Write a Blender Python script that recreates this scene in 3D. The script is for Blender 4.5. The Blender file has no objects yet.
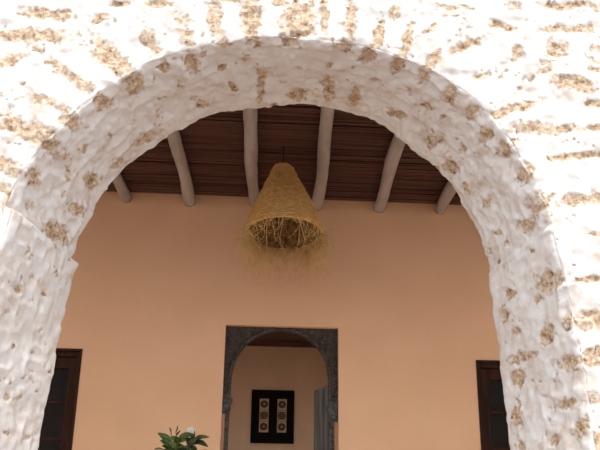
import bpy, bmesh, math, random
import numpy as np
from mathutils import Vector, Matrix

SC = bpy.context.scene
COL = SC.collection
rnd = random.Random(7)

# ---------------------------------------------------------------- camera
cam_data = bpy.data.cameras.new('camera')
cam = bpy.data.objects.new('camera', cam_data); COL.objects.link(cam)
cam_data.sensor_fit = 'HORIZONTAL'; cam_data.sensor_width = 36.0
cam_data.lens = 36.0                       # 600 px focal length in a 600 px wide frame
cam_data.shift_y = 125.0 / 600.0           # the frame is the upper part of a taller picture
cam_data.clip_start = 0.05; cam_data.clip_end = 200
YAW, PITCH, ROLL = math.radians(2.75), math.radians(14.35), math.radians(0.85)
_f = Vector((math.sin(YAW) * math.cos(PITCH), math.cos(YAW) * math.cos(PITCH), math.sin(PITCH)))
_r = Vector((math.cos(YAW), -math.sin(YAW), 0)); _u = _r.cross(_f)
_r2 = _r * math.cos(ROLL) + _u * math.sin(ROLL); _u2 = -_r * math.sin(ROLL) + _u * math.cos(ROLL)
_m = Matrix((( _r2.x, _u2.x, -_f.x, 0), (_r2.y, _u2.y, -_f.y, 0), (_r2.z, _u2.z, -_f.z, 0.75), (0, 0, 0, 1)))
cam.matrix_world = _m
SC.camera = cam

# ---------------------------------------------------------------- sky, sun, exposure
world = bpy.data.worlds.new('sky'); SC.world = world; world.use_nodes = True
_bg = world.node_tree.nodes['Background']
_bg.inputs['Color'].default_value = (0.93, 0.965, 1.0, 1); _bg.inputs['Strength'].default_value = 1.0
sun_data = bpy.data.lights.new('sun', 'SUN'); sun_data.energy = 1.5; sun_data.angle = math.radians(10)
sun_data.color = (1.0, 0.93, 0.84)
sun = bpy.data.objects.new('sun', sun_data); COL.objects.link(sun)
sun.rotation_euler = Vector((0.12, -1.0, 1.55)).to_track_quat('Z', 'Y').to_euler()   # high in front of the house
SC.view_settings.view_transform = 'Standard'; SC.view_settings.look = 'None'
SC.view_settings.gamma = 1.0; SC.view_settings.use_curve_mapping = False
SC.view_settings.exposure = 0.86

# ---------------------------------------------------------------- helpers
def tag(o, label=None, cat=None, group=None, kind=None):
    if label: o['label'] = label
    if cat: o['category'] = cat
    if group: o['group'] = group
    if kind: o['kind'] = kind
    return o

def empty(name, loc=(0, 0, 0)):
    o = bpy.data.objects.new(name, None); o.location = loc; COL.objects.link(o)
    o.empty_display_size = 0.1
    return o

def link(name, me, mat, parent=None):
    o = bpy.data.objects.new(name, me); COL.objects.link(o)
    if mat: me.materials.append(mat)
    if parent: o.parent = parent
    return o

def from_np(name, co, faces, mat, parent=None, smooth=True):
    me = bpy.data.meshes.new(name)
    me.from_pydata(co.tolist() if hasattr(co, 'tolist') else co, [], faces.tolist() if hasattr(faces, 'tolist') else faces)
    if smooth: me.polygons.foreach_set('use_smooth', [True] * len(me.polygons))
    me.update()
    return link(name, me, mat, parent)

def from_bm(name, bm, mat, parent=None, smooth=False, bevel=0.0):
    me = bpy.data.meshes.new(name)
    bmesh.ops.recalc_face_normals(bm, faces=bm.faces)
    if bevel:
        bmesh.ops.bevel(bm, geom=list(bm.edges), offset=bevel, segments=2, affect='EDGES', profile=0.6)
    bm.to_mesh(me); bm.free()
    if smooth:
        for p in me.polygons: p.use_smooth = True
    return link(name, me, mat, parent)

def box(bm, x0, x1, y0, y1, z0, z1):
    v = [bm.verts.new((x, y, z)) for x in (x0, x1) for y in (y0, y1) for z in (z0, z1)]
    for f in ((0, 1, 3, 2), (4, 6, 7, 5), (0, 4, 5, 1), (2, 3, 7, 6), (0, 2, 6, 4), (1, 5, 7, 3)):
        bm.faces.new([v[i] for i in f])

def boxes(name, lst, mat, parent=None, bevel=0.0):
    bm = bmesh.new()
    for b in lst: box(bm, *b)
    return from_bm(name, bm, mat, parent, bevel=bevel)

def prism(name, pts, y0, y1, mat, parent=None, bevel=0.0):
    """closed polygon in x, z drawn out along y"""
    bm = bmesh.new()
    a = [bm.verts.new((x, y0, z)) for x, z in pts]; b = [bm.verts.new((x, y1, z)) for x, z in pts]
    n = len(pts)
    for i in range(n): bm.faces.new((a[i], a[(i + 1) % n], b[(i + 1) % n], b[i]))
    bm.faces.new(a); bm.faces.new(b[::-1])
    bmesh.ops.triangulate(bm, faces=[f for f in bm.faces if len(f.verts) > 4])
    return from_bm(name, bm, mat, parent)

def tubes(paths, radii, sides=4):
    """paths: (n, k, 3); radii: (n, k) -> verts, faces of n tubes"""
    P = np.asarray(paths, float); Rr = np.asarray(radii, float)
    n, k, _ = P.shape
    T = np.gradient(P, axis=1); T /= np.linalg.norm(T, axis=2, keepdims=True) + 1e-9
    ref = np.where(np.abs(T[..., 2:3]) > 0.9, np.array([1.0, 0, 0]), np.array([0, 0, 1.0]))
    U = np.cross(T, ref); U /= np.linalg.norm(U, axis=2, keepdims=True) + 1e-9
    V = np.cross(T, U)
    a = np.arange(sides) * 2 * np.pi / sides
    co = P[:, :, None, :] + Rr[:, :, None, None] * (U[:, :, None, :] * np.cos(a)[None, None, :, None] + V[:, :, None, :] * np.sin(a)[None, None, :, None])
    idx = np.arange(n * k * sides).reshape(n, k, sides)
    nx = np.roll(idx, -1, axis=2)
    f = np.stack([idx[:, :-1], nx[:, :-1], nx[:, 1:], idx[:, 1:]], -1).reshape(-1, 4)
    return co.reshape(-1, 3), f

def vnoise(p, scale, seed=0):
    """smooth value noise on (n, 3) points, -1..1"""
    q = p * scale + seed * 17.31 + 500.0
    i = np.floor(q).astype(np.int64); f = q - i; f = f * f * f * (f * (f * 6 - 15) + 10)
    def h(a, b, c):
        x = (a * 73856093) ^ (b * 19349663) ^ (c * 83492791) ^ (seed * 2654435)
        x = (x ^ (x >> 13)) * 1274126177 & 0x7fffffff
        x = (x ^ (x >> 15)) * 668265263 & 0x7fffffff
        return (x & 0xffff) / 32767.5 - 1
    r = 0
    for dx in (0, 1):
        wx = f[:, 0] if dx else 1 - f[:, 0]
        for dy in (0, 1):
            wy = f[:, 1] if dy else 1 - f[:, 1]
            for dz in (0, 1):
                wz = f[:, 2] if dz else 1 - f[:, 2]
                r = r + wx * wy * wz * h(i[:, 0] + dx, i[:, 1] + dy, i[:, 2] + dz)
    return r

# ---------------------------------------------------------------- materials
def mat(name, base=(0.5, 0.5, 0.5), rough=0.8, spec=0.3, **kw):
    m = bpy.data.materials.new(name); m.use_nodes = True
    b = m.node_tree.nodes['Principled BSDF']
    b.inputs['Base Color'].default_value = (*base, 1); b.inputs['Roughness'].default_value = rough
    b.inputs['Specular IOR Level'].default_value = spec
    for k, v in kw.items(): b.inputs[k].default_value = v
    return m

def noisy(name, c1, c2, scale=(8, 8, 8), detail=6, rough=0.85, bump=0.0, bump_scale=60, spec=0.25, lo=0.35, hi=0.65, dist=0.0, bstretch=(1, 1, 1), bdist=0.01):
    m = mat(name, c1, rough, spec); t = m.node_tree; N = t.nodes; L = t.links
    b = N['Principled BSDF']
    tc = N.new('ShaderNodeTexCoord'); mp = N.new('ShaderNodeMapping'); mp.inputs['Scale'].default_value = scale
    L.new(tc.outputs['Object'], mp.inputs['Vector'])
    nz = N.new('ShaderNodeTexNoise'); nz.inputs['Scale'].default_value = 1; nz.inputs['Detail'].default_value = detail
    nz.inputs['Distortion'].default_value = dist
    L.new(mp.outputs['Vector'], nz.inputs['Vector'])
    cr = N.new('ShaderNodeValToRGB'); cr.color_ramp.elements[0].position = lo; cr.color_ramp.elements[1].position = hi
    cr.color_ramp.elements[0].color = (*c1, 1); cr.color_ramp.elements[1].color = (*c2, 1)
    L.new(nz.outputs['Fac'], cr.inputs['Fac']); L.new(cr.outputs['Color'], b.inputs['Base Color'])
    if bump:
        mb = N.new('ShaderNodeMapping'); mb.inputs['Scale'].default_value = tuple(bump_scale * s for s in bstretch)
        L.new(tc.outputs['Object'], mb.inputs['Vector'])
        n2 = N.new('ShaderNodeTexNoise'); n2.inputs['Scale'].default_value = 1; n2.inputs['Detail'].default_value = 5
        L.new(mb.outputs['Vector'], n2.inputs['Vector'])
        bp = N.new('ShaderNodeBump'); bp.inputs['Strength'].default_value = bump; bp.inputs['Distance'].default_value = bdist
        L.new(n2.outputs['Fac'], bp.inputs['Height']); L.new(bp.outputs['Normal'], b.inputs['Normal'])
    return m

def masonry_material():
    """whitewash over rubble stone; the 'stone' attribute says where a stone lies bare"""
    m = mat('whitewashed_masonry', rough=0.92, spec=0.12); t = m.node_tree; N = t.nodes; L = t.links
    b = N['Principled BSDF']; tc = N.new('ShaderNodeTexCoord')
    def noise(s, d=6, r=0.6):
        n = N.new('ShaderNodeTexNoise'); n.inputs['Scale'].default_value = s; n.inputs['Detail'].default_value = d
        n.inputs['Roughness'].default_value = r; L.new(tc.outputs['Object'], n.inputs['Vector']); return n
    def ramp(src, *stops):
        c = N.new('ShaderNodeValToRGB')
        while len(c.color_ramp.elements) < len(stops): c.color_ramp.elements.new(0.5)
        for e, (p, k) in zip(c.color_ramp.elements, stops): e.position = p; e.color = (*k, 1)
        L.new(src, c.inputs['Fac']); return c
    wash = ramp(noise(9).outputs['Fac'], (0.30, (0.62, 0.53, 0.45)), (0.42, (0.72, 0.68, 0.65)), (0.55, (0.765, 0.75, 0.735)), (0.7, (0.80, 0.79, 0.775)))
    stone = ramp(noise(30, 9, 0.8).outputs['Fac'], (0.37, (0.15, 0.09, 0.06)), (0.445, (0.50, 0.35, 0.23)), (0.53, (0.70, 0.54, 0.39)), (0.62, (0.82, 0.74, 0.63)))
    at = N.new('ShaderNodeAttribute'); at.attribute_name = 'stone'
    ad = N.new('ShaderNodeMath'); ad.operation = 'MULTIPLY_ADD'; ad.inputs[1].default_value = 1.7; ad.inputs[2].default_value = -0.90
    L.new(noise(34, 9, 0.75).outputs['Fac'], ad.inputs[0])
    sm = N.new('ShaderNodeMath'); sm.operation = 'ADD'; L.new(at.outputs['Fac'], sm.inputs[0]); L.new(ad.outputs[0], sm.inputs[1])
    mr = N.new('ShaderNodeMapRange'); mr.inputs['From Min'].default_value = 0.34; mr.inputs['From Max'].default_value = 0.66
    L.new(sm.outputs[0], mr.inputs['Value'])
    mx = N.new('ShaderNodeMix'); mx.data_type = 'RGBA'
    L.new(mr.outputs['Result'], mx.inputs['Factor']); L.new(wash.outputs['Color'], mx.inputs['A']); L.new(stone.outputs['Color'], mx.inputs['B'])
    L.new(mx.outputs['Result'], b.inputs['Base Color'])
    hs = N.new('ShaderNodeMath'); hs.operation = 'MULTIPLY_ADD'; hs.inputs[2].default_value = 0.25
    L.new(mr.outputs['Result'], hs.inputs[0]); hs.inputs[1].default_value = 1.2
    hm = N.new('ShaderNodeMath'); hm.operation = 'MULTIPLY'; L.new(noise(70, 8, 0.65).outputs['Fac'], hm.inputs[0]); L.new(hs.outputs[0], hm.inputs[1])
    hd = N.new('ShaderNodeMath'); hd.operation = 'MULTIPLY_ADD'; hd.inputs[1].default_value = -0.7
    L.new(mr.outputs['Result'], hd.inputs[0]); L.new(hm.outputs[0], hd.inputs[2])
    bp = N.new('ShaderNodeBump'); bp.inputs['Strength'].default_value = 0.8; bp.inputs['Distance'].default_value = 0.012
    L.new(hd.outputs[0], bp.inputs['Height']); L.new(bp.outputs['Normal'], b.inputs['Normal'])
    return m

M = dict(
    masonry=masonry_material(),
    terracotta=noisy('warm_plaster', (0.83, 0.515, 0.315), (0.88, 0.56, 0.35), (1.5, 1.5, 1.5), 4, 0.9, 0.25, 14, 0.15),
    room=noisy('pale_room_plaster', (0.74, 0.57, 0.43), (0.80, 0.62, 0.47), (2, 2, 2), 4, 0.9, 0.2, 14, 0.15),
    tile=noisy('pale_clay_floor', (0.76, 0.68, 0.58), (0.84, 0.77, 0.67), (3, 3, 3), 5, 0.7, 0.2, 30),
    court=noisy('courtyard_stone', (0.20, 0.155, 0.14), (0.29, 0.23, 0.205), (2, 2, 2), 6, 0.9, 0.3, 20),
    reed=noisy('brown_reed', (0.045, 0.017, 0.012), (0.16, 0.072, 0.050), (0.9, 75, 12), 4, 0.7, 0.3, 40, 0.25, 0.3, 0.7, bstretch=(0.3, 3, 3)),
    pole=noisy('limewashed_pole', (0.38, 0.33, 0.30), (0.52, 0.47, 0.44), (9, 2.5, 9), 5, 0.9, 0.5, 30, 0.15),
    straw=noisy('straw', (0.68, 0.39, 0.12), (0.90, 0.59, 0.23), (30, 30, 60), 4, 0.75, 0.6, 160, 0.2, bstretch=(1, 1, 2)),
    strand=noisy('straw_strand', (0.72, 0.46, 0.17), (0.92, 0.66, 0.31), (20, 20, 20), 3, 0.7, 0),
    shade_toned_straw=noisy('shaded_inner_straw', (0.16, 0.08, 0.03), (0.48, 0.28, 0.10), (40, 40, 14), 4, 0.85, 0.5, 120, 0.1),  # shade inside the lamp is put into this darker straw colour
    cord=mat('black_cord', (0.03, 0.025, 0.02), 0.6),
    wood=noisy('dark_brown_wood', (0.022, 0.008, 0.005), (0.055, 0.018, 0.010), (18, 18, 2), 5, 0.6, 0.3, 60, 0.12, bstretch=(1, 1, 0.15)),
    carved=noisy('carved_grey_wood', (0.030, 0.019, 0.012), (0.090, 0.068, 0.052), (26, 26, 9), 6, 0.7, 0.7, 70, 0.25),
    capital=noisy('worn_grey_wood', (0.035, 0.032, 0.032), (0.13, 0.125, 0.125), (40, 40, 40), 5, 0.7, 0.8, 80, 0.2),
    leafwood=noisy('weathered_blue_grey_wood', (0.09, 0.087, 0.085), (0.20, 0.195, 0.19), (30, 30, 2), 5, 0.7, 0.4, 60, 0.25, bstretch=(1, 1, 0.15)),
    black=mat('black_frame', (0.006, 0.0055, 0.006), 0.7, 0.1),
    art=noisy('beige_tile', (0.42, 0.34, 0.25), (0.62, 0.52, 0.40), (60, 60, 60), 3, 0.6),
    motif=mat('brown_glaze', (0.07, 0.04, 0.025), 0.5),
    leaf=noisy('green_leaf', (0.022, 0.036, 0.006), (0.085, 0.135, 0.016), (12, 12, 12), 3, 0.4, 0, spec=0.5),
    bark=noisy('bark', (0.10, 0.065, 0.04), (0.18, 0.13, 0.08), (30, 30, 30), 3, 0.9),
    petal=mat('white_petal', (0.80, 0.76, 0.70), 0.6),
    clay=noisy('terracotta_clay', (0.36, 0.15, 0.075), (0.46, 0.20, 0.10), (8, 8, 8), 4, 0.85, 0.2, 60),
    soil=noisy('soil', (0.03, 0.02, 0.013), (0.07, 0.045, 0.03), (50, 50, 50), 4, 1.0, 0.8, 90),
    glass=mat('window_glass', (0.78, 0.72, 0.66), 0.03, 0.5, **{'Transmission Weight': 1.0, 'IOR': 1.12}),
)
# ---------------------------------------------------------------- arch wall geometry (plain numpy)
EYE = 0.75            # camera height above the veranda floor (z = 0)
ARCH_C = (0.065, 1.20 + EYE)
BACK_Y, FRONT_Y = 3.0, 2.4
# inner (veranda side) edge of the opening and outer (courtyard side) edge, as x, height above the eye
BL = [(-1.14, -1.62), (-1.12, -0.6), (-1.108, 0.20), (-1.104, 0.43), (-1.092, 0.58), (-1.082, 0.735), (-1.066, 0.905), (-1.048, 1.058), (-1.026, 1.196)]
BA = [(-1.072, 1.215), (-1.066, 1.27), (-1.02, 1.386), (-0.964, 1.535), (-0.891, 1.67), (-0.808, 1.777), (-0.707, 1.882), (-0.593, 1.982), (-0.453, 2.079), (-0.304, 2.151), (-0.135, 2.196), (0.037, 2.215), (0.21, 2.211), (0.384, 2.18), (0.528, 2.142), (0.626, 2.087), (0.757, 1.99), (0.879, 1.861), (0.987, 1.733), (1.07, 1.582), (1.129, 1.434), (1.172, 1.24)]
BR = [(1.154, 1.215), (1.163, 1.05), (1.178, 0.76), (1.194, 0.60), (1.199, 0.277), (1.21, -0.4), (1.22, -1.62)]
FL = [(-1.30, -1.62), (-1.29, -0.4), (-1.27, 0.233), (-1.23, 0.6), (-1.18, 0.9), (-1.135, 1.10), (-1.118, 1.205)]
FA = [(-1.150, 1.222), (-1.115, 1.358), (-1.04, 1.508), (-0.93, 1.665), (-0.866, 1.741), (-0.743, 1.869), (-0.615, 1.968), (-0.512, 2.018), (-0.375, 2.069), (-0.237, 2.110), (-0.097, 2.135), (0.046, 2.146), (0.189, 2.145), (0.333, 2.132), (0.477, 2.104), (0.592, 2.065), (0.738, 1.992), (0.880, 1.892), (0.99, 1.775), (1.086, 1.622), (1.163, 1.453), (1.212, 1.32), (1.242, 1.232)]
FR = [(1.229, 1.203), (1.26, 1.008), (1.282, 0.78), (1.307, 0.561), (1.315, 0.35), (1.32, 0.1), (1.33, -1.62)]

def resample(pts, n, smooth=0):
    p = np.array(pts, float)
    d = np.concatenate([[0], np.cumsum(np.hypot(*np.diff(p, axis=0).T))])
    t = np.linspace(0, d[-1], n)
    q = np.stack([np.interp(t, d, p[:, 0]), np.interp(t, d, p[:, 1])], 1)
    for _ in range(smooth):
        q[1:-1] = (q[:-2] + 2 * q[1:-1] + q[2:]) / 4
    return q

def split(pts, z):            # jamb polyline cut at height z so the part outside the view is coarse
    a = [p for p in pts if p[1] < z]; b = [p for p in pts if p[1] >= z]
    (x0, z0), (x1, z1) = (a[-1], b[0]) if pts[0][1] < z else (b[-1], a[0])
    m = (x0 + (x1 - x0) * (z - z0) / (z1 - z0), z)
    return (a + [m], [m] + b) if pts[0][1] < z else (b + [m], [m] + a)

def outline(L, A, R):
    l0, l1 = split(L, 0.1); r0, r1 = split(R, 0.1)
    segs = [resample(l0, 40)[:-1], resample(l1, 170, 6)[:-1], resample([l1[-1], A[0]], 8)[:-1],
            resample(A, 560, 40)[:-1], resample([A[-1], r0[0]], 6)[:-1], resample(r0, 170, 6)[:-1], resample(r1, 40)]
    o = np.concatenate(segs); o[:, 1] += EYE
    return o

OB, OF = outline(BL, BA, BR), outline(FL, FA, FR)
NS = len(OB)
SM = (OB + OF) / 2
SL = np.concatenate([[0], np.cumsum(np.hypot(*np.diff(SM, axis=0).T))])   # length along the opening

def reveal_point(i, y):
    t = (BACK_Y - y) / (BACK_Y - FRONT_Y)
    p = OB[i] * (1 - t)[..., None] + OF[i] * t[..., None] if hasattr(t, 'shape') else OB[i] * (1 - t) + OF[i] * t
    return p
FRONT_STONES = [(-1.098,2.961,8.7,0.4,-1.5,-35.6),(-0.852,2.954,21.0,5.1,10.7,-37.8),(-1.147,2.835,6.7,0.5,-0.1,-30.3),(-0.771,2.725,5.6,-4.0,-14.7,-14.4),(-0.61,2.84,7.4,-10.1,-33.7,-17.9),(-0.456,2.911,3.5,-7.5,-26.6,-9.0),(-0.951,2.623,6.2,-2.6,-17.3,-26.2),(-1.028,2.477,8.1,-1.2,-12.5,-42.6),(-1.117,2.339,7.5,-1.6,-8.1,-20.4),(-1.255,2.687,20.1,4.2,5.0,-30.4),(-0.314,2.977,1.7,-7.8,-27.7,-4.2),(-0.143,2.999,1.0,-9.1,-26.1,-1.7),(0.092,3.014,0.6,-9.6,-13.8,-0.2),(0.202,3.038,0.6,-10.1,-45.8,-0.2),(0.338,3.017,-0.2,-8.2,-31.7,2.1),(0.469,2.945,-1.7,-11.4,-45.5,7.5),(0.853,3.127,8.9,-1.1,-2.2,-55.5),(1.155,3.146,18.0,-2.7,-1.5,-36.7),(1.452,3.177,7.0,-1.2,-1.6,-40.8),(1.096,3.024,14.9,-5.1,-14.9,-45.1),(1.408,3.037,7.9,-0.8,2.3,-37.7),(0.901,2.902,9.3,2.7,21.5,-41.5),(1.345,2.905,15.5,-1.5,1.2,-20.4),(1.15,2.877,29.0,-2.2,1.7,-29.1),(1.552,2.923,20.0,-2.2,2.6,-43.2),(1.406,2.716,9.2,-2.6,-5.0,-26.3),(1.102,2.562,7.1,1.5,16.4,-40.1),(1.237,2.467,6.0,-0.5,1.7,-34.1),(0.609,2.919,-1.9,-9.7,-40.7,8.5),(0.731,2.812,-11.4,-11.9,-36.7,26.8),(1.533,2.802,20.2,-2.2,3.3,-58.8),(1.508,2.622,20.5,-2.3,2.8,-52.0),(1.423,2.104,7.2,-1.0,0.2,-36.1),(1.377,2.332,8.4,-0.2,7.8,-55.1),(1.381,1.711,13.1,-1.4,2.4,-71.6),(1.397,1.533,12.5,-0.3,3.1,-26.3),(1.379,1.369,15.2,0.4,4.2,-25.6),(1.325,1.192,11.6,0.4,5.5,-34.1),(1.313,1.01,18.4,-2.0,0.4,-22.4),(-1.195,2.171,12.0,-3.2,-12.9,-28.3),(-1.155,2.033,11.9,-3.9,-18.8,-36.3),(-0.007,3.1,29.5,0.7,2.8,-42.6),(0.554,3.078,-2.7,-18.5,-40.4,6.9),(0.723,2.983,21.4,9.9,37.0,-51.1),(0.974,2.742,18.3,1.7,15.3,-59.6),(1.275,2.787,29.1,-2.6,3.4,-59.1),(-0.579,3.052,14.1,1.0,3.7,-57.6),(-0.767,3.051,21.3,1.9,4.5,-69.3),(-0.247,3.085,20.8,0.9,4.5,-68.5),(1.45,1.932,10.9,-1.2,3.2,-82.4),(1.502,2.481,13.8,-1.5,3.1,-62.2)]
REVEAL_STONES = [(3.712,2.48,16.3,5.2,-7.5,9.9),(3.531,2.46,18.5,7.8,-16.1,17.0),(3.882,2.46,28.2,6.1,-10.1,20.1),(4.01,2.49,24.9,3.7,-5.4,13.4),(3.356,2.43,21.9,12.3,-16.7,14.9),(3.222,2.44,18.6,12.3,-19.8,16.2),(3.344,2.6,54.7,31.0,-49.2,39.5),(3.666,2.88,9.0,-0.1,-5.1,19.4),(3.981,2.79,25.0,3.8,-15.8,27.6),(3.823,2.67,44.0,10.5,-33.0,49.3),(4.173,2.41,18.9,1.6,-9.6,34.6),(4.331,2.42,23.3,0.5,-2.7,22.7),(4.489,2.43,13.9,-0.5,0.8,26.9),(4.746,2.42,17.2,-2.2,5.8,27.1),(4.875,2.47,25.0,-4.4,6.4,18.7),(5.021,2.46,27.5,-6.6,7.2,13.0),(4.349,2.75,37.1,2.4,-1.6,6.2),(4.547,2.62,39.0,-2.0,3.8,39.4),(4.553,2.89,19.8,-1.0,1.7,15.4),(4.711,2.81,27.8,-2.9,2.1,7.0),(4.863,2.83,27.1,-4.2,4.4,10.4),(4.699,2.58,39.1,-4.2,9.5,40.4),(4.197,2.75,37.0,2.4,-7.2,24.6),(4.15,2.59,32.4,2.8,-13.4,40.8),(4.027,2.86,24.5,3.2,-14.6,26.3),(5.108,2.83,17.8,-0.5,6.5,22.2),(5.161,2.45,23.2,-7.4,10.2,14.6),(5.324,2.48,18.8,-8.0,12.8,14.3),(5.464,2.47,15.6,-8.8,13.9,12.7),(5.581,2.51,15.5,-10.8,15.7,11.8),(5.692,2.44,13.3,-10.8,33.4,23.7),(5.242,2.64,27.4,1.1,2.9,28.8),(5.353,2.83,16.1,-0.0,3.8,13.3),(5.347,2.63,38.3,-16.9,39.3,38.9),(3.222,2.52,14.0,9.3,-17.5,13.6),(3.332,2.64,44.0,25.4,-37.1,28.8),(3.058,2.48,12.3,11.2,-17.7,12.1),(2.953,2.54,17.5,22.3,-31.8,18.2),(3.274,2.83,3.0,12.5,-23.1,6.4),(3.111,2.85,9.4,8.4,-16.2,9.6),(2.93,2.79,-4.0,8.2,-18.2,0.4),(2.619,2.66,16.4,29.9,-66.4,27.6),(2.527,2.59,11.4,22.2,-41.6,16.2),(3.455,2.91,18.7,8.1,-20.9,16.6),(5.522,2.88,17.8,1.0,2.5,14.6),(5.709,2.48,14.2,-11.9,27.9,19.0),(5.861,2.44,10.2,-10.5,20.1,12.1),(6.025,2.42,0.0,-7.5,14.1,2.8),(6.06,2.57,6.4,-9.1,20.6,10.0),(5.826,2.79,18.7,-18.2,25.1,13.6),(5.984,2.82,15.4,-21.9,43.0,19.9),(5.686,2.88,2.9,-30.8,22.2,5.1),(6.377,2.5,2.9,-6.4,15.0,6.4),(6.331,2.81,5.2,-17.8,37.4,12.7),(6.43,2.88,5.1,-21.2,18.7,5.6),(6.542,2.8,-10.4,-18.0,52.1,-3.5),(6.608,2.57,5.3,-18.3,21.0,5.7),(6.667,2.81,0.1,-11.3,30.9,3.7),(6.766,2.48,-0.0,-9.4,28.4,2.1),(6.766,2.85,11.1,-10.8,19.4,8.5),(6.95,2.89,7.7,-16.2,15.7,3.8),(7.095,2.89,3.2,-20.5,34.6,2.9),(7.088,2.62,3.1,-18.5,37.7,3.6),(6.595,2.43,10.0,-33.6,24.4,7.1),(6.937,2.52,-0.6,-8.8,32.7,1.1),(7.055,2.46,3.6,-20.7,18.3,2.1),(6.437,2.6,7.0,-25.5,50.6,16.6),(2.415,2.57,16.1,35.6,-71.6,24.7),(2.166,2.77,9.6,27.6,-70.4,15.7),(2.074,2.78,12.0,35.2,-71.3,13.3),(1.904,2.74,8.7,31.1,-56.2,6.9),(1.904,2.89,5.7,23.3,-60.9,7.0),(2.409,2.82,14.2,34.2,-66.0,20.6),(2.232,2.95,12.9,39.8,-65.5,15.3),(2.291,2.79,13.8,36.9,-81.9,22.1),(3.928,2.63,36.8,6.8,-19.6,35.4),(4.273,2.55,44.3,1.9,-9.3,50.1),(4.425,2.98,24.8,-0.2,-3.3,38.1),(4.939,2.63,41.3,-8.0,15.8,33.4),(5.132,2.6,43.1,-12.7,23.0,29.7),(5.522,2.71,29.0,-16.6,30.2,23.7),(3.49,2.67,29.9,12.8,-31.6,29.2),(3.181,2.66,29.0,22.2,-40.4,27.6),(2.592,2.78,19.2,37.3,-77.2,29.9),(2.291,2.66,19.1,47.2,-53.5,15.2),(6.13,2.88,4.5,-23.3,41.5,17.7),(6.2,2.57,12.4,-33.6,65.1,27.2),(6.877,2.68,5.4,-30.2,61.0,10.1),(6.68,2.69,9.9,-32.1,68.3,16.0)]

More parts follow.
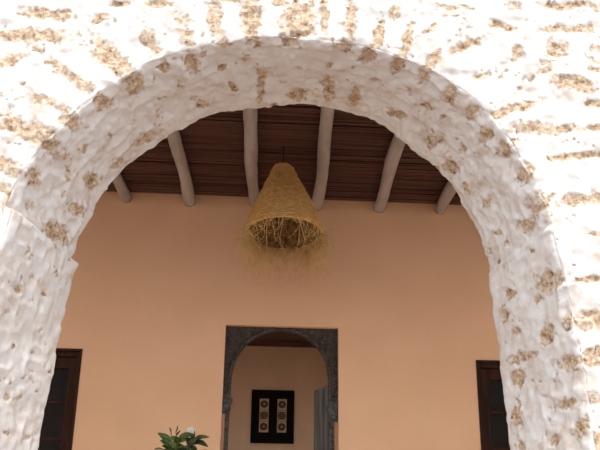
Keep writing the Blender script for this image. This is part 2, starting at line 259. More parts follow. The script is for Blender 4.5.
def build_arch_wall():
    X0, X1, ZT = -2.2, 2.2, 4.05  # wall stops short: unseen open bays added at both ends to light the veranda
    dirs = np.zeros((NS, 2))
    mid = (OB + OF) / 2
    v = mid - np.array(ARCH_C); v[:, 1] = np.maximum(v[:, 1], 0)
    side = mid[:, 1] < ARCH_C[1]
    v[side] = np.stack([np.sign(v[side, 0]), np.zeros(side.sum())], 1)
    dirs = v / np.linalg.norm(v, axis=1, keepdims=True)
    for _ in range(30):
        dirs[1:-1] = (dirs[:-2] + 2 * dirs[1:-1] + dirs[2:]) / 4
    dirs /= np.linalg.norm(dirs, axis=1, keepdims=True)
    def reach(p):
        tx = np.where(dirs[:, 0] > 0, (X1 - p[:, 0]) / np.maximum(dirs[:, 0], 1e-6), (X0 - p[:, 0]) / np.minimum(dirs[:, 0], -1e-6))
        tz = (ZT - p[:, 1]) / np.maximum(dirs[:, 1], 1e-6)
        return np.minimum(tx, tz)
    rb = np.concatenate([np.array([0.005, 0.012, 0.022, 0.035, 0.05, 0.08, 0.12, 0.2, 0.3, 0.45, 0.7]), ])
    RB, RF = reach(OB), reach(OF)
    rf = np.concatenate([np.arange(1, 12) * 0.004, 0.044 + np.arange(1, 225) * 0.0058])
    yr = np.linspace(BACK_Y, FRONT_Y, 112)
    rows, kind, edge, ypos = [], [], [], []
    rows.append(OB + dirs * RB[:, None]); kind.append(0); edge.append(9.0); ypos.append(BACK_Y)
    for r in rb[::-1]:
        rows.append(OB + dirs * r); kind.append(0); edge.append(r); ypos.append(BACK_Y)
    for y in yr:
        t = (BACK_Y - y) / (BACK_Y - FRONT_Y)
        rows.append(OB * (1 - t) + OF * t); kind.append(1); edge.append(min(y - FRONT_Y, BACK_Y - y)); ypos.append(y)
    for r in rf:
        rows.append(OF + dirs * r); kind.append(2); edge.append(r); ypos.append(FRONT_Y)
    rows.append(OF + dirs * (RF * 0.5 + rf[-1] * 0.5)[:, None]); kind.append(2); edge.append(9.0); ypos.append(FRONT_Y)
    rows.append(OF + dirs * RF[:, None]); kind.append(2); edge.append(9.0); ypos.append(FRONT_Y)
    rows = np.array(rows); kind = np.array(kind); edge = np.array(edge); ypos = np.array(ypos)
    nr = len(rows)
    P = np.stack([rows[..., 0], np.broadcast_to(ypos[:, None], rows.shape[:2]), rows[..., 1]], -1)   # (nr, NS, 3)
    K = np.broadcast_to(kind[:, None], (nr, NS)); Ed = np.broadcast_to(edge[:, None], (nr, NS)); Y = P[..., 1]
    D3 = np.stack([dirs[:, 0], np.zeros(NS), dirs[:, 1]], -1)[None]
    nf = np.array([0, -1.0, 0]); nb = -nf
    Nn = np.where((K == 1)[..., None], -D3, np.where((K == 2)[..., None], nf, nb))
    toward = np.where((Y > (BACK_Y + FRONT_Y) / 2)[..., None], nb, nf)
    other = np.where((K == 1)[..., None], toward, -D3)
    w = 0.5 * np.exp(-Ed / 0.03)[..., None]
    Nn = Nn * (1 - w) + other * w
    Nn /= np.linalg.norm(Nn, axis=2, keepdims=True)
    flat = P.reshape(-1, 3)
    # bare stones, some of them still half covered
    grade = lambda q: 0.62 + 0.38 * ((q * 7919.37) % 1.0)
    stone = np.zeros((nr, NS))
    warp = lambda s, sd: vnoise(flat, s, sd).reshape(nr, NS)
    w1, w2, w3 = warp(22, 1), warp(22, 2), warp(60, 3)
    fx, fz = P[..., 0] + 0.012 * w1, P[..., 2] + 0.012 * w2
    m2 = K == 2
    for (sx, sz, a, b, c, d) in FRONT_STONES:
        if sz < 3.3:
            dx, dz = fx - sx, fz - sz
            u = a * dx + b * dz; q = c * dx + d * dz
            r = (np.abs(u) ** 3 + np.abs(q) ** 3) ** (1 / 3)
            stone = np.maximum(stone, np.where(m2, np.clip(1.7 - r + 0.3 * w3, 0, 1) * grade(sx + sz), 0))
    S = np.broadcast_to(SL[None], (nr, NS)) + 0.014 * w1; Yw = Y + 0.014 * w2
    m1 = K == 1
    for (ss, sy, a, b, c, d) in REVEAL_STONES:
        ds, dy = S - ss, Yw - sy
        u = a * ds + b * dy; q = c * ds + d * dy
        r = np.sqrt(u * u + q * q)
        stone = np.maximum(stone, np.where(m1, np.clip(1.5 - r + 0.35 * w3, 0, 1) * grade(ss + sy), 0))
        # a stone at the corner shows on the front face too, a little way in
        if sy < FRONT_Y + 0.06:
            r2 = np.sqrt((a * (S - ss)) ** 2 + (c * (S - ss)) ** 2 + (Ed / 0.05) ** 2)
            stone = np.maximum(stone, np.where(m2, np.clip(1.3 - r2 + 0.35 * w3, 0, 1) * 0.9, 0))
    # extra small worn spots
    spots = np.clip((warp(16, 9) * 0.6 + w3 * 0.4 - 0.42) * 4, 0, 0.62)
    stone = np.maximum(stone, spots * (Ed < 2))
    # relief
    big, med, fine = warp(5, 4), warp(13, 5), warp(34, 6)
    vf = warp(85, 7)
    arch_part = np.broadcast_to(((OB[:, 1] > ARCH_C[1]))[None], (nr, NS))
    amp = np.where(K == 1, np.where(arch_part, 1.0, 0.62), np.where(K == 2, 0.75, 0.4))
    ridge = 1 - np.abs(med) * 2
    disp = amp * (0.015 * big + 0.006 * warp(20, 8) + 0.0095 * (1 - np.sqrt(med * med + 0.008) * 2) + 0.006 * fine + 0.0008 * vf)
    disp += np.where(stone > 0.3, (stone - 0.3) * (-0.012 + 0.010 * fine + 0.006 * vf), 0)
    far = Ed > 5
    disp = np.where(far, 0, disp)
    rnd_edge = 0.016 * np.exp(-Ed / 0.014)
    P = P + Nn * disp[..., None] - Nn * rnd_edge[..., None]
    idx = np.arange(nr * NS).reshape(nr, NS)
    a, b, c, d = idx[:-1, :-1], idx[:-1, 1:], idx[1:, 1:], idx[1:, :-1]
    faces = np.stack([a, b, c, d], -1).reshape(-1, 4)
    ring = np.stack([idx[-1, :-1], idx[-1, 1:], idx[0, 1:], idx[0, :-1]], -1)
    faces = np.concatenate([faces, ring])
    me = bpy.data.meshes.new('wall_front')
    nv, nfc = nr * NS, len(faces)
    me.vertices.add(nv); me.vertices.foreach_set('co', P.reshape(-1).astype(np.float32))
    me.loops.add(nfc * 4); me.loops.foreach_set('vertex_index', faces.reshape(-1).astype(np.int32))
    me.polygons.add(nfc)
    me.polygons.foreach_set('loop_start', (np.arange(nfc) * 4).astype(np.int32))
    me.polygons.foreach_set('use_smooth', np.ones(nfc, bool))
    me.update(calc_edges=True)
    at = me.attributes.new('stone', 'FLOAT', 'POINT'); at.data.foreach_set('value', stone.reshape(-1).astype(np.float32))
    me.validate()
    return tag(link('wall_front', me, M['masonry']), kind='structure')

wall_front = build_arch_wall()

# ---------------------------------------------------------------- the rest of the shell
CZ = 2.86 + EYE        # underside of the reed ceiling
WY, WT = 5.3, 0.3      # inner wall: face and thickness
DX0, DX1, DZ = -0.430, 0.607, 2.33
LW = (-2.80, -1.695, 0.85, 2.063)     # left window opening x0, x1, z0, z1
RW = (1.880, 2.80, 0.85, 2.057)
def struct(o): return tag(o, kind='structure')

struct(boxes('floor', [(-4.2, 4.2, 3.0, 8.9, -0.87, 0.0)], M['tile']))
struct(boxes('ground', [(-14, 14, -14, 3.0, -1.0, -0.87)], M['court']))
struct(boxes('steps', [(-1.15, 1.2, 2.42, 2.62, -0.87, -0.58), (-1.15, 1.2, 2.62, 2.82, -0.87, -0.29), (-1.15, 1.2, 2.82, 3.0, -0.87, 0.0)], M['court']))
def wall_with_holes(name, x0, x1, z0, z1, y0, y1, holes, m):
    xs = sorted({x0, x1, *[h[0] for h in holes], *[h[1] for h in holes]})
    zs = sorted({z0, z1, *[h[2] for h in holes], *[h[3] for h in holes]})
    inside = lambda i, k: 0 <= i < len(xs) - 1 and 0 <= k < len(zs) - 1 and not any(h[0] <= (xs[i] + xs[i + 1]) / 2 <= h[1] and h[2] <= (zs[k] + zs[k + 1]) / 2 <= h[3] for h in holes)
    bm = bmesh.new(); V = {}
    def v(x, y, z):
        if (x, y, z) not in V: V[(x, y, z)] = bm.verts.new((x, y, z))
        return V[(x, y, z)]
    for i in range(len(xs) - 1):
        for k in range(len(zs) - 1):
            if not inside(i, k): continue
            a, b, c, d = xs[i], xs[i + 1], zs[k], zs[k + 1]
            bm.faces.new((v(a, y0, c), v(b, y0, c), v(b, y0, d), v(a, y0, d)))
            bm.faces.new((v(a, y1, c), v(a, y1, d), v(b, y1, d), v(b, y1, c)))
            if not inside(i - 1, k): bm.faces.new((v(a, y0, c), v(a, y0, d), v(a, y1, d), v(a, y1, c)))
            if not inside(i + 1, k): bm.faces.new((v(b, y0, c), v(b, y1, c), v(b, y1, d), v(b, y0, d)))
            if not inside(i, k - 1): bm.faces.new((v(a, y0, c), v(a, y1, c), v(b, y1, c), v(b, y0, c)))
            if not inside(i, k + 1): bm.faces.new((v(a, y0, d), v(b, y0, d), v(b, y1, d), v(a, y1, d)))
    return from_bm(name, bm, m)
struct(wall_with_holes('wall_back', -4.2, 4.2, 0.0, CZ + 0.05, WY, WY + WT, [(DX0, DX1, 0.0, DZ), LW, RW], M['terracotta']))
struct(boxes('wall_left', [(-4.4, -4.2, 2.9, 8.9, -0.87, CZ + 0.05)], M['terracotta']))
struct(boxes('wall_right', [(4.2, 4.4, 2.9, 8.9, -0.87, CZ + 0.05)], M['terracotta']))
RY, RZ = 8.6, 2.985
struct(boxes('wall_rear', [(-4.2, 4.2, RY, RY + 0.3, 0.0, CZ + 0.05)], M['room']))
struct(boxes('wall_room_left', [(-1.45, -1.3, 5.6, 8.6, 0, CZ + 0.05)], M['room']))  # unseen partitions, added on both sides so the windows look into dark rooms
struct(boxes('wall_room_right', [(1.3, 1.45, 5.6, 8.6, 0, CZ + 0.05)], M['room']))
LIGHT_HOLE = (-1.2, 1.2, 5.70, 7.05)        # unseen roof opening, added to bring light into the hall
def frame_boxes(x0, x1, y0, y1, z0, z1, h):
    return [(x0, h[0], y0, y1, z0, z1), (h[1], x1, y0, y1, z0, z1), (h[0], h[1], y0, h[2], z0, z1), (h[0], h[1], h[3], y1, z0, z1)]
struct(boxes('roof', frame_boxes(-4.4, 4.4, 2.98, 8.9, CZ + 0.05, CZ + 0.25, LIGHT_HOLE), M['court']))

def reeds(name, x0, x1, y0, y1, z, r, k=44, seed=1):
    g = np.random.default_rng(seed)
    n = int((y1 - y0) / (r * 1.85)); ys = y0 + (np.arange(n) + 0.5) * (y1 - y0) / n
    xs = np.linspace(x0, x1, k)
    P = np.zeros((n, k, 3)); P[..., 0] = xs
    wob = np.cumsum(g.normal(0, 0.0012, (n, k)), 1); wob -= wob.mean(1, keepdims=True)
    P[..., 1] = ys[:, None] + np.clip(wob, -r, r)
    P[..., 2] = z + r * g.uniform(-0.45, 0.6, (n, 1)) + np.clip(np.cumsum(g.normal(0, 0.0010, (n, k)), 1), -r * 0.7, r * 0.7)
    R_ = r * g.uniform(0.75, 1.15, (n, 1)) * np.ones((n, k))
    co, f = tubes(P, R_, 6)
    return from_np(name, co, f, M['reed'])
struct(reeds('ceiling', -4.19, 4.19, 3.02, 5.29, CZ + 0.012, 0.0085))
struct(reeds('ceiling_room', -1.29, 1.29, 7.07, 8.58, RZ + 0.012, 0.011, seed=4))
struct(boxes('ceiling_slab', frame_boxes(-1.3, 1.3, 5.6, 8.6, RZ + 0.025, CZ + 0.05, LIGHT_HOLE), M['room']))

def pole_mesh(x_near, x_far, rad, seed, y0=2.96, y1=5.299):
    g = np.random.default_rng(seed); k = 46
    t = np.linspace(0, 1, k)
    ph = g.uniform(0, 6.28, 6)
    P = np.stack([x_near + (x_far - x_near) * t + 0.010 * np.sin(5 * t + ph[0]) + 0.005 * np.sin(13 * t + ph[1]),
                  y0 + (y1 - y0) * t,
                  CZ - rad * 0.93 + 0.006 * np.sin(6 * t + ph[2])], 1)
    r = rad * (1 + 0.05 * np.sin(7 * t + ph[3]) + 0.05 * np.sin(17 * t + ph[4]))
    sides = 20
    co, f = tubes(P[None], r[None], sides)
    co = co + vnoise(co, 18, seed)[:, None] * 0.0022
    f = f.tolist() + [list(range(sides))[::-1], list(range((k - 1) * sides, k * sides))]
    return co, f
poles = [
    (-1.445, -1.437, .052, 'short stub of whitewashed ceiling pole at the far left of the arch'),
    (-0.845, -0.822, .054, 'crooked whitewashed ceiling pole, second from the left edge of the reed ceiling'),
    (-0.190, -0.222, .053, 'whitewashed ceiling pole just left of the straw lamp neck'),
    (0.335, 0.402, .054, 'whitewashed ceiling pole just right of the straw lamp'),
    (0.945, 1.003, .054, 'whitewashed ceiling pole on the right, between lamp pole and rightmost stub'),
    (1.590, 1.612, .052, 'whitewashed ceiling pole stub at the far right of the arch'),
]
for i, (a, b, r, lab) in enumerate(poles):
    co, f = pole_mesh(a, b, r, 20 + i)
    tag(from_np('ceiling_pole', co, f, M['pole']), lab, 'ceiling pole', 'whitewashed poles under the reed ceiling')
for i, x in enumerate((-2.65, -2.05, 2.2, 2.8)):
    co, f = pole_mesh(x, x, .053, 40 + i)
    struct(from_np('trim_%d' % (i + 1), co, f, M['pole']))

# ---------------------------------------------------------------- windows
def window(name, x0, x1, z0, z1):
    w = struct(empty(name, (0, 0, 0)))
    y = WY + 0.02; d = 0.09; c = 0.055
    boxes('window_frame', [(x0, x0 + c, y, y + d, z0, z1), (x1 - c, x1, y, y + d, z0, z1), (x0 + c, x1 - c, y, y + d, z1 - c - 0.01, z1), (x0 + c, x1 - c, y, y + d, z0, z0 + c)], M['wood'], w, bevel=0.004)
    boxes('window_frame', [(x0 - 0.0, x0 + 0.022, WY - 0.008, y, z0, z1), (x1 - 0.022, x1, WY - 0.008, y, z0, z1), (x0 + 0.022, x1 - 0.022, WY - 0.008, y, z1 - 0.022, z1)], M['wood'], w, bevel=0.002)
    xm = (x0 + x1) / 2
    for a, b in ((x0 + c, xm), (xm, x1 - c)):
        s = 0.068; tz = z1 - c - 0.01; bz = z0 + c
        ys = y + 0.035; ye = ys + 0.045
        top, bot = tz - 0.105, bz + 0.1
        lst = [(a + .002, a + s, ys, ye, bz, tz), (b - s, b - .002, ys, ye, bz, tz), (a + s, b - s, ys, ye, top, tz), (a + s, b - s, ys, ye, bz, bot)]
        sash = boxes('sash', lst, M['wood'], w, bevel=0.004)
        zz = top - 0.305
        mz = []
        while zz > bot + 0.1:
            mz.append(zz); zz -= 0.325
        boxes('glazing_bar', [(a + s, b - s, ys + 0.006, ye - 0.006, q - 0.014, q + 0.014) for q in mz], M['wood'], sash, bevel=0.003)
        boxes('glass_pane', [(a + s, b - s, ys + 0.020, ys + 0.025, bot, top)], M['glass'], sash)
    return w
window('window_1', *LW)
window('window_2', *RW)

# ---------------------------------------------------------------- doorway with its carved arch
door = struct(empty('door_1'))
boxes('head_lining', [(DX0 + .001, DX1 - .001, WY + .10, WY + WT + .02, DZ - 0.03, DZ - .001)], M['wood'], door)
ZE = EYE
inner = [(-0.362, 0.80), (-0.362, 1.10), (-0.352, 1.19), (-0.327, 1.275), (-0.288, 1.35), (-0.235, 1.415), (-0.165, 1.470), (-0.08, 1.515), (0.0, 1.545), (0.09, 1.556), (0.18, 1.545), (0.265, 1.515), (0.345, 1.468), (0.415, 1.405), (0.465, 1.335), (0.497, 1.26), (0.513, 1.18), (0.52, 1.10), (0.52, 0.80)]
inner = [(x, z + ZE) for x, z in inner]
e = 0.001
outer = [(DX1 - e, 0.80 + ZE), (DX1 - e, DZ - e), (DX0 + e, DZ - e), (DX0 + e, 0.80 + ZE)]
PY0, PY1 = WY + 0.05, WY + 0.10
def panel():
    # every point of the arch edge is joined to a point of the square head above it
    n = len(inner); zt, zb = DZ - e, inner[0][1]; xl, xr = DX0 + e, DX1 - e
    op = []
    for i, (x, z) in enumerate(inner):
        if z < 1.20 + ZE: op.append((xl if x < 0.08 else xr, z))
        else: op.append((None, i))
    up = [i for i, p in enumerate(op) if p[0] is None]
    h0 = op[up[0] - 1][1]; L1 = zt - h0; W1 = xr - xl
    corner_l = min(up, key=lambda i: abs(inner[i][0] + 0.26)); corner_r = min(up, key=lambda i: abs(inner[i][0] - 0.44))
    for i in up:
        if i <= corner_l: op[i] = (xl, h0 + L1 * (i - up[0] + 1) / (corner_l - up[0] + 1))
        elif i >= corner_r: op[i] = (xr, h0 + L1 * (up[-1] + 1 - i) / (up[-1] + 1 - corner_r))
        else: op[i] = (xl + W1 * (i - corner_l) / (corner_r - corner_l), zt)
    bm = bmesh.new()
    vi = [[bm.verts.new((x, y, z)) for x, z in pts] for pts in (inner, op) for y in (PY0, PY1)]
    i0, i1, o0, o1 = vi
    for k in range(n - 1):
        bm.faces.new((i0[k], i0[k + 1], o0[k + 1], o0[k])); bm.faces.new((i1[k], o1[k], o1[k + 1], i1[k + 1]))
        bm.faces.new((i0[k], i1[k], i1[k + 1], i0[k + 1])); bm.faces.new((o0[k], o0[k + 1], o1[k + 1], o1[k]))
    for k in (0, n - 1): bm.faces.new((i0[k], o0[k], o1[k], i1[k]))
    from_bm('arch_panel', bm, M['carved'], door)
panel()
def arc_tube(name, off, r, y, m, parent, pts=inner):
    c = (0.085, 1.15 + ZE)
    p = []
    for x, z in pts:
        v = Vector((x - c[0], max(z - c[1], 0) if z > c[1] else 0)); v.normalize()
        p.append((x + v.x * off, y, z + v.y * off))
    co, f = tubes(np.array([p]), np.full((1, len(p)), r), 8)
    return from_np(name, co, f, m, parent)
arc_tube('arch_moulding', 0.012, 0.009, PY0, M['capital'], door)
arc_tube('arch_moulding', 0.035, 0.005, PY0, M['carved'], door)
def carving():
    """raised scrolls and rosettes on the spandrels"""
    paths, rad = [], []
    def ring(cx, cz, r, w, turns=1.0):
        t = np.linspace(0, 2 * np.pi * turns, 28)
        rr = r * (1 - (0.75 if turns > 1 else 0) * t / t[-1])
        paths.append(np.stack([cx + rr * np.cos(t), np.full(28, PY0), cz + rr * np.sin(t)], 1)); rad.append(np.full(28, w))
    for s in (-1, 1):
        X = lambda d: (DX0 + d) if s < 0 else (DX1 - d)
        for (dx, dz, r, tn) in ((.075, .075, .05, 1), (.075, .075, .025, 1), (.165, .055, .032, 1.8), (.235, .04, .02, 1.8), (.06, .17, .032, 1.8), (.05, .25, .026, 1.8), (.045, .32, .02, 1), (.035, .39, .022, 1), (.035, .46, .022, 1), (.035, .53, .02, 1), (.034, .60, .022, 1), (.034, .68, .024, 1), (.034, .74, .018, 1), (.13, .12, .02, 1)):
            ring(X(dx), DZ - dz, r, .0045, tn)
        for k in range(8):
            an = k * math.pi / 4
            paths.append(np.stack([X(.075) + np.linspace(.008, .045, 28) * math.cos(an), np.full(28, PY0), DZ - .075 + np.linspace(.008, .045, 28) * math.sin(an)], 1)); rad.append(np.full(28, .004))
    for k in range(9):
        ring(0.088 + (k - 4) * 0.055, DZ - 0.022, 0.012, 0.003)
    co, f = tubes(np.array(paths), np.array(rad), 5)
    return from_np('carving', co, f, M['capital'], door)
carving()
for s, xo, xi in ((-1, DX0 + e, -0.362), (1, DX1 - e, 0.52)):
    # capital: swells outward then steps in to the slim post
    zb = (0.78 if s < 0 else 0.73) + ZE
    w = xi - xo
    pts = [(xo, zb + 0.16), (xi - .012 * s * -1, zb + 0.16), (xi - .018 * s * -1 * -1, zb + 0.12), (xo + w * 1.12, zb + 0.09), (xo + w * 0.95, zb + 0.05), (xo + w * 0.72, zb + 0.02), (xo + w * 0.40, zb), (xo, zb - 0.01)]
    prism('capital', pts, PY0 - 0.018, PY1 + 0.01, M['capital'], door)
    a, b = sorted((xo + w * 0.35, xo + w * 0.9))
    boxes('door_post', [(a, b, PY0 + 0.02, PY1, 0.0, zb + 0.02)], M['capital'], door, bevel=0.004)
# one leaf stands open into the room
lf = boxes('door_leaf', [(0.0, 0.04, 0.0, 0.33, 0.01, 1.10 + ZE)], M['leafwood'], door, bevel=0.004)
lf.location = (0.555, WY + WT + 0.02, 0.0); lf.rotation_euler = (0, 0, math.radians(22))
boxes('door_batten', [(-0.012, 0.0, 0.004 + k * 0.11, 0.085 + k * 0.11, 0.03, 1.08 + ZE) for k in range(3)], M['leafwood'], lf, bevel=0.003)

# ---------------------------------------------------------------- framed tiles on the rear room wall
PS = RY / 8.0
pic = tag(empty('wall_picture', (0, 0, 0)), 'black framed panel of six beige patterned tiles on the wall seen through the doorway', 'picture')
px0, px1, pz0, pz1 = -0.255 * PS, 0.317 * PS, 0.763 * PS + ZE, 1.474 * PS + ZE
fw = 0.035
boxes('picture_frame', [(px0, px0 + fw, RY - .045, RY, pz0, pz1), (px1 - fw, px1, RY - .045, RY, pz0, pz1), (px0 + fw, px1 - fw, RY - .045, RY, pz0, pz0 + fw), (px0 + fw, px1 - fw, RY - .045, RY, pz1 - fw, pz1)], M['black'], pic, bevel=0.005)
boxes('backing', [(px0 + fw, px1 - fw, RY - .02, RY, pz0 + fw, pz1 - fw)], M['black'], pic)
W_, H_ = px1 - px0, pz1 - pz0
for cx in (0.298, 0.715):
    for r in range(3):
        tw = 0.118 * W_ * 2 * 0.92; th = 0.205 * H_
        xc = px0 + cx * W_; zc = pz1 - (0.165 + 0.105 + r * 0.212) * H_
        t = boxes('artwork_tile', [(xc - tw / 2, xc + tw / 2, RY - .032, RY - .02, zc - th / 2, zc + th / 2)], M['art'], pic, bevel=0.002)
        paths = []
        tt = np.linspace(0, 2 * np.pi, 40)
        y = RY - .033
        if r != 1:
            for q in (0.36, 0.16):
                paths.append(np.stack([xc + tw * q * np.cos(tt), np.full(40, y), zc + tw * q * np.sin(tt)], 1))
            rr = tw * (0.26 + 0.05 * np.cos(8 * tt)); paths.append(np.stack([xc + rr * np.cos(tt), np.full(40, y), zc + rr * np.sin(tt)], 1))
        else:
            for ph in (0.25, 0.75):
                rr = tw * (0.22 + 0.14 * np.cos(4 * tt + ph * 2 * np.pi)); paths.append(np.stack([xc + rr * np.cos(tt), np.full(40, y), zc + rr * np.sin(tt)], 1))
            rr = tw * 0.36 / np.maximum(np.abs(np.cos(tt)), np.abs(np.sin(tt))); paths.append(np.stack([xc + rr * np.cos(tt), np.full(40, y), zc + rr * np.sin(tt)], 1))
        co, f = tubes(np.array(paths), np.full((len(paths), 40), 0.007), 5)
        from_np('tile_motif', co, f, M['motif'], t)

# ---------------------------------------------------------------- woven straw pendant lamp
LX, LY, LZ = 0.074, 4.40, 2.08 + EYE
lamp = tag(empty('straw_pendant_lamp', (0, 0, 0)), 'conical woven straw pendant lamp with frayed fringe hanging below the reed ceiling', 'pendant lamp')
prof = np.array([(0.0, .303), (.02, .308), (.05, .300), (.12, .277), (.19, .250), (.26, .222), (.32, .193), (.38, .163), (.44, .137), (.48, .112), (.53, .095), (.57, .084), (.592, .070), (.60, .03)])
LTOP = LZ + 0.60
def lean(z):            # the neck hangs a little left of the rim's middle
    return -0.024 * (z - LZ) / 0.6
def shade():
    g = np.random.default_rng(3)
    hs = np.linspace(0, 0.60, 240); base = np.interp(hs, prof[:, 0], prof[:, 1])
    na = 260; an = np.arange(na) * 2 * np.pi / na
    H, A = np.meshgrid(hs, an, indexing='ij'); B = np.repeat(base[:, None], na, 1)
    coil = 0.0035 * np.sin(2 * np.pi * (H / 0.021 + A / (2 * np.pi)))
    weave = 0.0018 * np.sin(70 * A + 3.1 * np.floor(H / 0.021))
    out = []
    for o in (0.0, -0.014):
        r = B + o + coil + weave
        z = LZ + H
        p = np.stack([LX + lean(z) + r * np.cos(A), LY + r * np.sin(A), z], -1).reshape(-1, 3)
        nz = vnoise(p, 28, 5) * 0.0035 + vnoise(p, 9, 6) * 0.006
        if o < 0:
            rib = 0.008 * np.sin(46 * A + 2.5 * np.sin(H * 9)) * np.sin(H * 40 + A * 3); rib = rib.ravel()
            p[:, 0] -= rib * np.cos(A).ravel(); p[:, 1] -= rib * np.sin(A).ravel()
        p[:, 0] += nz * np.cos(A).ravel(); p[:, 1] += nz * np.sin(A).ravel()
        out.append(p)
    n1 = len(out[0]); idx = np.arange(n1).reshape(len(hs), na); nx = np.roll(idx, -1, 1)
    f1 = np.stack([idx[:-1], nx[:-1], nx[1:], idx[1:]], -1).reshape(-1, 4)
    f2 = f1[:, ::-1] + n1
    rim = np.stack([idx[0], idx[0] + n1, nx[0] + n1, nx[0]], -1)
    cap = [idx[-1].tolist()]
    from_np('shade', np.concatenate(out), np.concatenate([f1, rim]).tolist() + cap, M['straw'], lamp)
    from_np('inner_weave', out[1], f1[:, ::-1], M['shade_toned_straw'], lamp)
shade()
def rim_band():
    t = np.linspace(0, 2 * np.pi, 100)
    P_ = []
    for k in range(3):
        rr = 0.303 + 0.004 * np.cos(26 * t + k * 2.1); zz = LZ + 0.006 * np.sin(26 * t + k * 2.1)
        P_.append(np.stack([LX + rr * np.cos(t), LY + rr * np.sin(t), zz], 1))
    co, f = tubes(np.array(P_), np.full((3, 100), .006), 6)
    return from_np('rim', co, f, M['straw'], lamp)
rim_band()
def strands(n, kind, seed):
    g = np.random.default_rng(seed); k = 18
    t = np.linspace(0, 1, k)[None]
    a = g.uniform(0, 2 * np.pi, (n, 1))
    if kind == 'fringe':
        near = (np.sin(a) < -0.2) & (g.random((n, 1)) < 0.72)      # most of the courtyard side has broken off
        a = np.where(near, -a, a)
        L = np.where(g.random((n, 1)) < 0.45, g.uniform(0.03, 0.11, (n, 1)), g.uniform(0.10, 0.30, (n, 1))) * np.where(g.random((n, 1)) < 0.25, 1.55, 1.0)
        out = g.normal(0.015, 0.045, (n, 1)); da = g.normal(0, 0.22, (n, 1))
        curl = g.uniform(0.006, 0.042, (n, 1)); fr = g.uniform(3, 10, (n, 1)); ph = g.uniform(0, 6.28, (n, 1)); ph2 = g.uniform(0, 6.28, (n, 1))
        r = 0.300 + out * np.sin(t * 1.8) + curl * (np.sin(fr * t + ph) - np.sin(ph)) * (0.3 + t)
        aa = a + da * t + curl * 3 * (np.cos(fr * t + ph2) - np.cos(ph2)) * t
        z = LZ + 0.01 - L * t + 0.5 * curl * np.sin(fr * t * 1.3 + ph)
        rad = 0.0027
    elif kind == 'inside':
        h0 = g.uniform(0.04, 0.40, (n, 1)); L = g.uniform(0.06, 0.22, (n, 1))
        r = np.interp(h0, prof[:, 0], prof[:, 1]) - 0.02 - g.uniform(0, 0.05, (n, 1)) * np.sin(t * 3)
        aa = a + g.normal(0, 0.15, (n, 1)) * t
        z = LZ + h0 - L * t
        rad = 0.0019
    else:
        h0 = g.uniform(0.02, 0.57, (n, 1)); dh = g.normal(-0.03, 0.03, (n, 1)); hh = np.clip(h0 + dh * t, 0, 0.57)
        r = np.interp(hh, prof[:, 0], prof[:, 1]) + 0.004 + g.uniform(0, 0.012, (n, 1)) * np.sin(t * 3.14)
        aa = a + g.uniform(-0.5, 0.5, (n, 1)) * t
        z = LZ + hh
        rad = 0.0014
    P_ = np.stack([LX + lean(z) * (z > LZ) + r * np.cos(aa), LY + r * np.sin(aa), z + 0 * aa], -1)
    return tubes(P_, rad * (1 - 0.6 * t) * np.ones((n, k)), 3)
co, f = strands(640, 'fringe', 11)
from_np('fringe', co, f, M['strand'], lamp)['kind'] = 'stuff'
c1, f1 = strands(1500, 'outside', 12); c2, f2 = strands(60, 'inside', 13)
from_np('loose_straw', np.concatenate([c1, c2]), np.concatenate([f1, f2 + len(c1)]), M['strand'], lamp)['kind'] = 'stuff'
cp = np.array([[(LX + lean(LTOP), LY, LTOP - 0.03 + (CZ + 0.004 - LTOP + 0.03) * q) for q in np.linspace(0, 1, 6)]])
co, f = tubes(cp, np.full((1, 6), 0.005), 8)
from_np('cord', co, f, M['cord'], lamp)

# ---------------------------------------------------------------- potted shrub
PX, PYY = -0.555, 4.0
plant = tag(empty('potted_shrub', (0, 0, 0)), 'green leafy shrub with a white blossom standing left of the doorway', 'potted plant')
def lathe(name, profile, cx, cy, m, parent, n=48):
    t = np.arange(n) * 2 * np.pi / n
    p = np.array(profile)
    co = np.stack([cx + p[:, :1] * np.cos(t), cy + p[:, :1] * np.sin(t), np.repeat(p[:, 1:], n, 1)], -1).reshape(-1, 3)
    idx = np.arange(len(p) * n).reshape(len(p), n); nx = np.roll(idx, -1, 1)
    f = np.stack([idx[:-1], nx[:-1], nx[1:], idx[1:]], -1).reshape(-1, 4).tolist()
    return from_np(name, co, f, m, parent)
lathe('pot', [(0.001, 0.0), (.14, 0.0), (.15, .02), (.20, .36), (.225, .365), (.225, .41), (.195, .41), (.19, .35), (.001, .35)], PX, PYY, M['clay'], plant)
lathe('soil', [(.001, .385), (.10, .382), (.187, .37)], PX, PYY, M['soil'], plant)
def stem(pts, r0, r1):
    pts = np.array(pts, float); k = 14
    d = np.linspace(0, 1, len(pts)); t = np.linspace(0, 1, k)
    P_ = np.stack([np.interp(t, d, pts[:, i]) for i in range(3)], 1)
    return P_, np.linspace(r0, r1, k)
Zp = lambda z: z + EYE
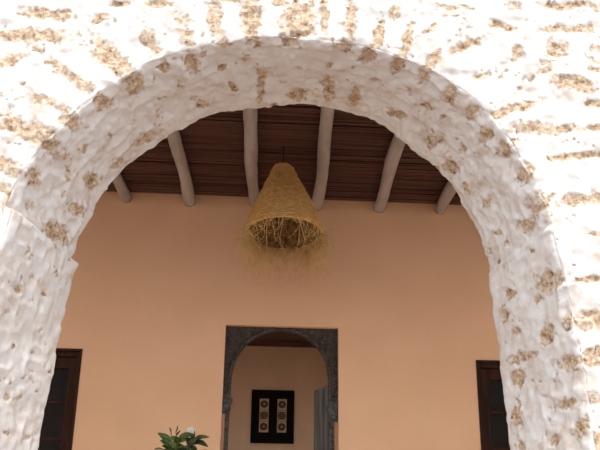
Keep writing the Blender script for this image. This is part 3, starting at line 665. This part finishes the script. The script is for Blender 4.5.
br = [
    ([(PX, PYY, .36), (PX + .02, PYY, .7), (PX - .01, PYY, Zp(.20)), (-.585, PYY, Zp(.34))], .016, .006),
    ([(PX - .01, PYY, .8), (-.60, PYY - .02, Zp(.25)), (-.637, PYY - .02, Zp(.36)), (-.652, PYY, Zp(.465))], .008, .002),
    ([(PX - .01, PYY, .8), (-.62, PYY + .03, Zp(.30)), (-.612, PYY, Zp(.39)), (-.618, PYY, Zp(.455))], .007, .002),
    ([(PX, PYY, .8), (-.53, PYY - .01, Zp(.30)), (-.505, PYY - .02, Zp(.39)), (-.50, PYY, Zp(.43))], .009, .003),
    ([(PX, PYY, .8), (-.50, PYY + .05, Zp(.25)), (-.47, PYY + .08, Zp(.31))], .008, .003),
    ([(PX, PYY, .75), (-.63, PYY + .08, Zp(.18)), (-.70, PYY + .10, Zp(.26))], .008, .003),
    ([(PX, PYY, .70), (-.57, PYY - .10, Zp(.15)), (-.58, PYY - .16, Zp(.24))], .008, .003),
]
pp, rr = zip(*[stem(*b) for b in br])
co, f = tubes(np.array(pp), np.array(rr), 8)
from_np('stem', co, f, M['bark'], plant)
def leaf_mesh(base, tip, width, up=(0, -0.5, 0.86), bend=0.12, nl=9, nw=5):
    b, t_ = Vector(base), Vector(tip); ax = t_ - b; L = ax.length; ax.normalize()
    side = ax.cross(Vector(up)); side.normalize(); nrm = side.cross(ax)
    co = []
    for i in range(nl):
        u = i / (nl - 1)
        w = width * (math.sin(math.pi * min(1, u ** 0.85)) ** 0.75 if 0 < u < 1 else 0.03)
        for j in range(nw):
            s = j / (nw - 1) * 2 - 1
            p = b + ax * (L * u) + side * (w * s * 0.5) + nrm * (bend * L * (math.sin(u * math.pi)) + 0.16 * w * abs(s))
            co.append(tuple(p))
    fs = [(i * nw + j, i * nw + j + 1, (i + 1) * nw + j + 1, (i + 1) * nw + j) for i in range(nl - 1) for j in range(nw - 1)]
    return co, fs
leaves = [  # base, tip, width: the ones that stand out against the wall
    ((-.632, PYY - .02, Zp(.355)), (-.728, PYY - .05, Zp(.432)), .050, (0.5, -1, 0.3)),
    ((-.637, PYY - .02, Zp(.350)), (-.705, PYY - .07, Zp(.380)), .060, (0.2, -1, 0.5)),
    ((-.600, PYY, Zp(.405)), (-.485, PYY - .04, Zp(.425)), .042, (0, -1, 0.4)),
    ((-.500, PYY, Zp(.395)), (-.393, PYY - .03, Zp(.412)), .036, (0, -1, 0.6)),
    ((-.500, PYY, Zp(.385)), (-.400, PYY - .02, Zp(.350)), .042, (0.2, -1, 0.6)),
    ((-.505, PYY, Zp(.38)), (-.500, PYY, Zp(.465)), .014, (1, -1, 0)),
    ((-.615, PYY, Zp(.42)), (-.588, PYY, Zp(.455)), .014, (0, -1, 0.5)),
    ((-.65, PYY, Zp(.44)), (-.664, PYY, Zp(.475)), .012, (1, -1, 0)),
    ((-.62, PYY, Zp(.44)), (-.61, PYY, Zp(.49)), .010, (1, -1, 0)),
    ((-.540, PYY, Zp(.340)), (-.470, PYY - .05, Zp(.40)), .040, (0, -1, 0.4)),
    ((-.590, PYY, Zp(.330)), (-.660, PYY - .05, Zp(.372)), .045, (0, -1, 0.4)),
]
rl = random.Random(5)
for k in range(24):
    bx, bz = rl.uniform(-.64, -.47), Zp(rl.uniform(.30, .385)); an = rl.uniform(0, 6.28); L = rl.uniform(.07, .10)
    leaves.append(((bx, PYY + .02, bz), (bx + L * math.cos(an), PYY - .03, bz + abs(L * math.sin(an)) * .35), rl.uniform(.034, .046), (rl.uniform(-.4, .4), -1, .4)))
for k in range(46):
    bx, bz = rl.uniform(-.66, -.46), Zp(rl.uniform(0.10, 0.335)); by = PYY + rl.uniform(-.12, .12)
    an = rl.uniform(0, 6.28); L = rl.uniform(.08, .12)
    leaves.append(((bx, by, bz), (bx + L * math.cos(an), by + L * math.sin(an), bz + rl.uniform(-.03, .035)), rl.uniform(.04, .055), (0.1, -0.4, 1)))
vs, fs = [], []
for l in leaves:
    c, q = leaf_mesh(*l); o = len(vs); vs += c; fs += [tuple(i + o for i in w) for w in q]
fo = from_np('foliage', vs, fs, M['leaf'], plant)
md = fo.modifiers.new('thick', 'SOLIDIFY'); md.thickness = 0.0012
fl = []
ff = []
for k in range(6):
    an = k * math.pi / 3 + 0.3
    c0 = Vector((-.527, PYY + .06, Zp(.455)))
    c, q = leaf_mesh(c0, c0 + Vector((math.cos(an) * .036, -.012, math.sin(an) * .036)), .026, (0, -1, 0.01), 0.1)
    o = len(fl); fl += c; ff += [tuple(i + o for i in w) for w in q]
md = from_np('flower', fl, ff, M['petal'], plant).modifiers.new('thick', 'SOLIDIFY'); md.thickness = 0.001
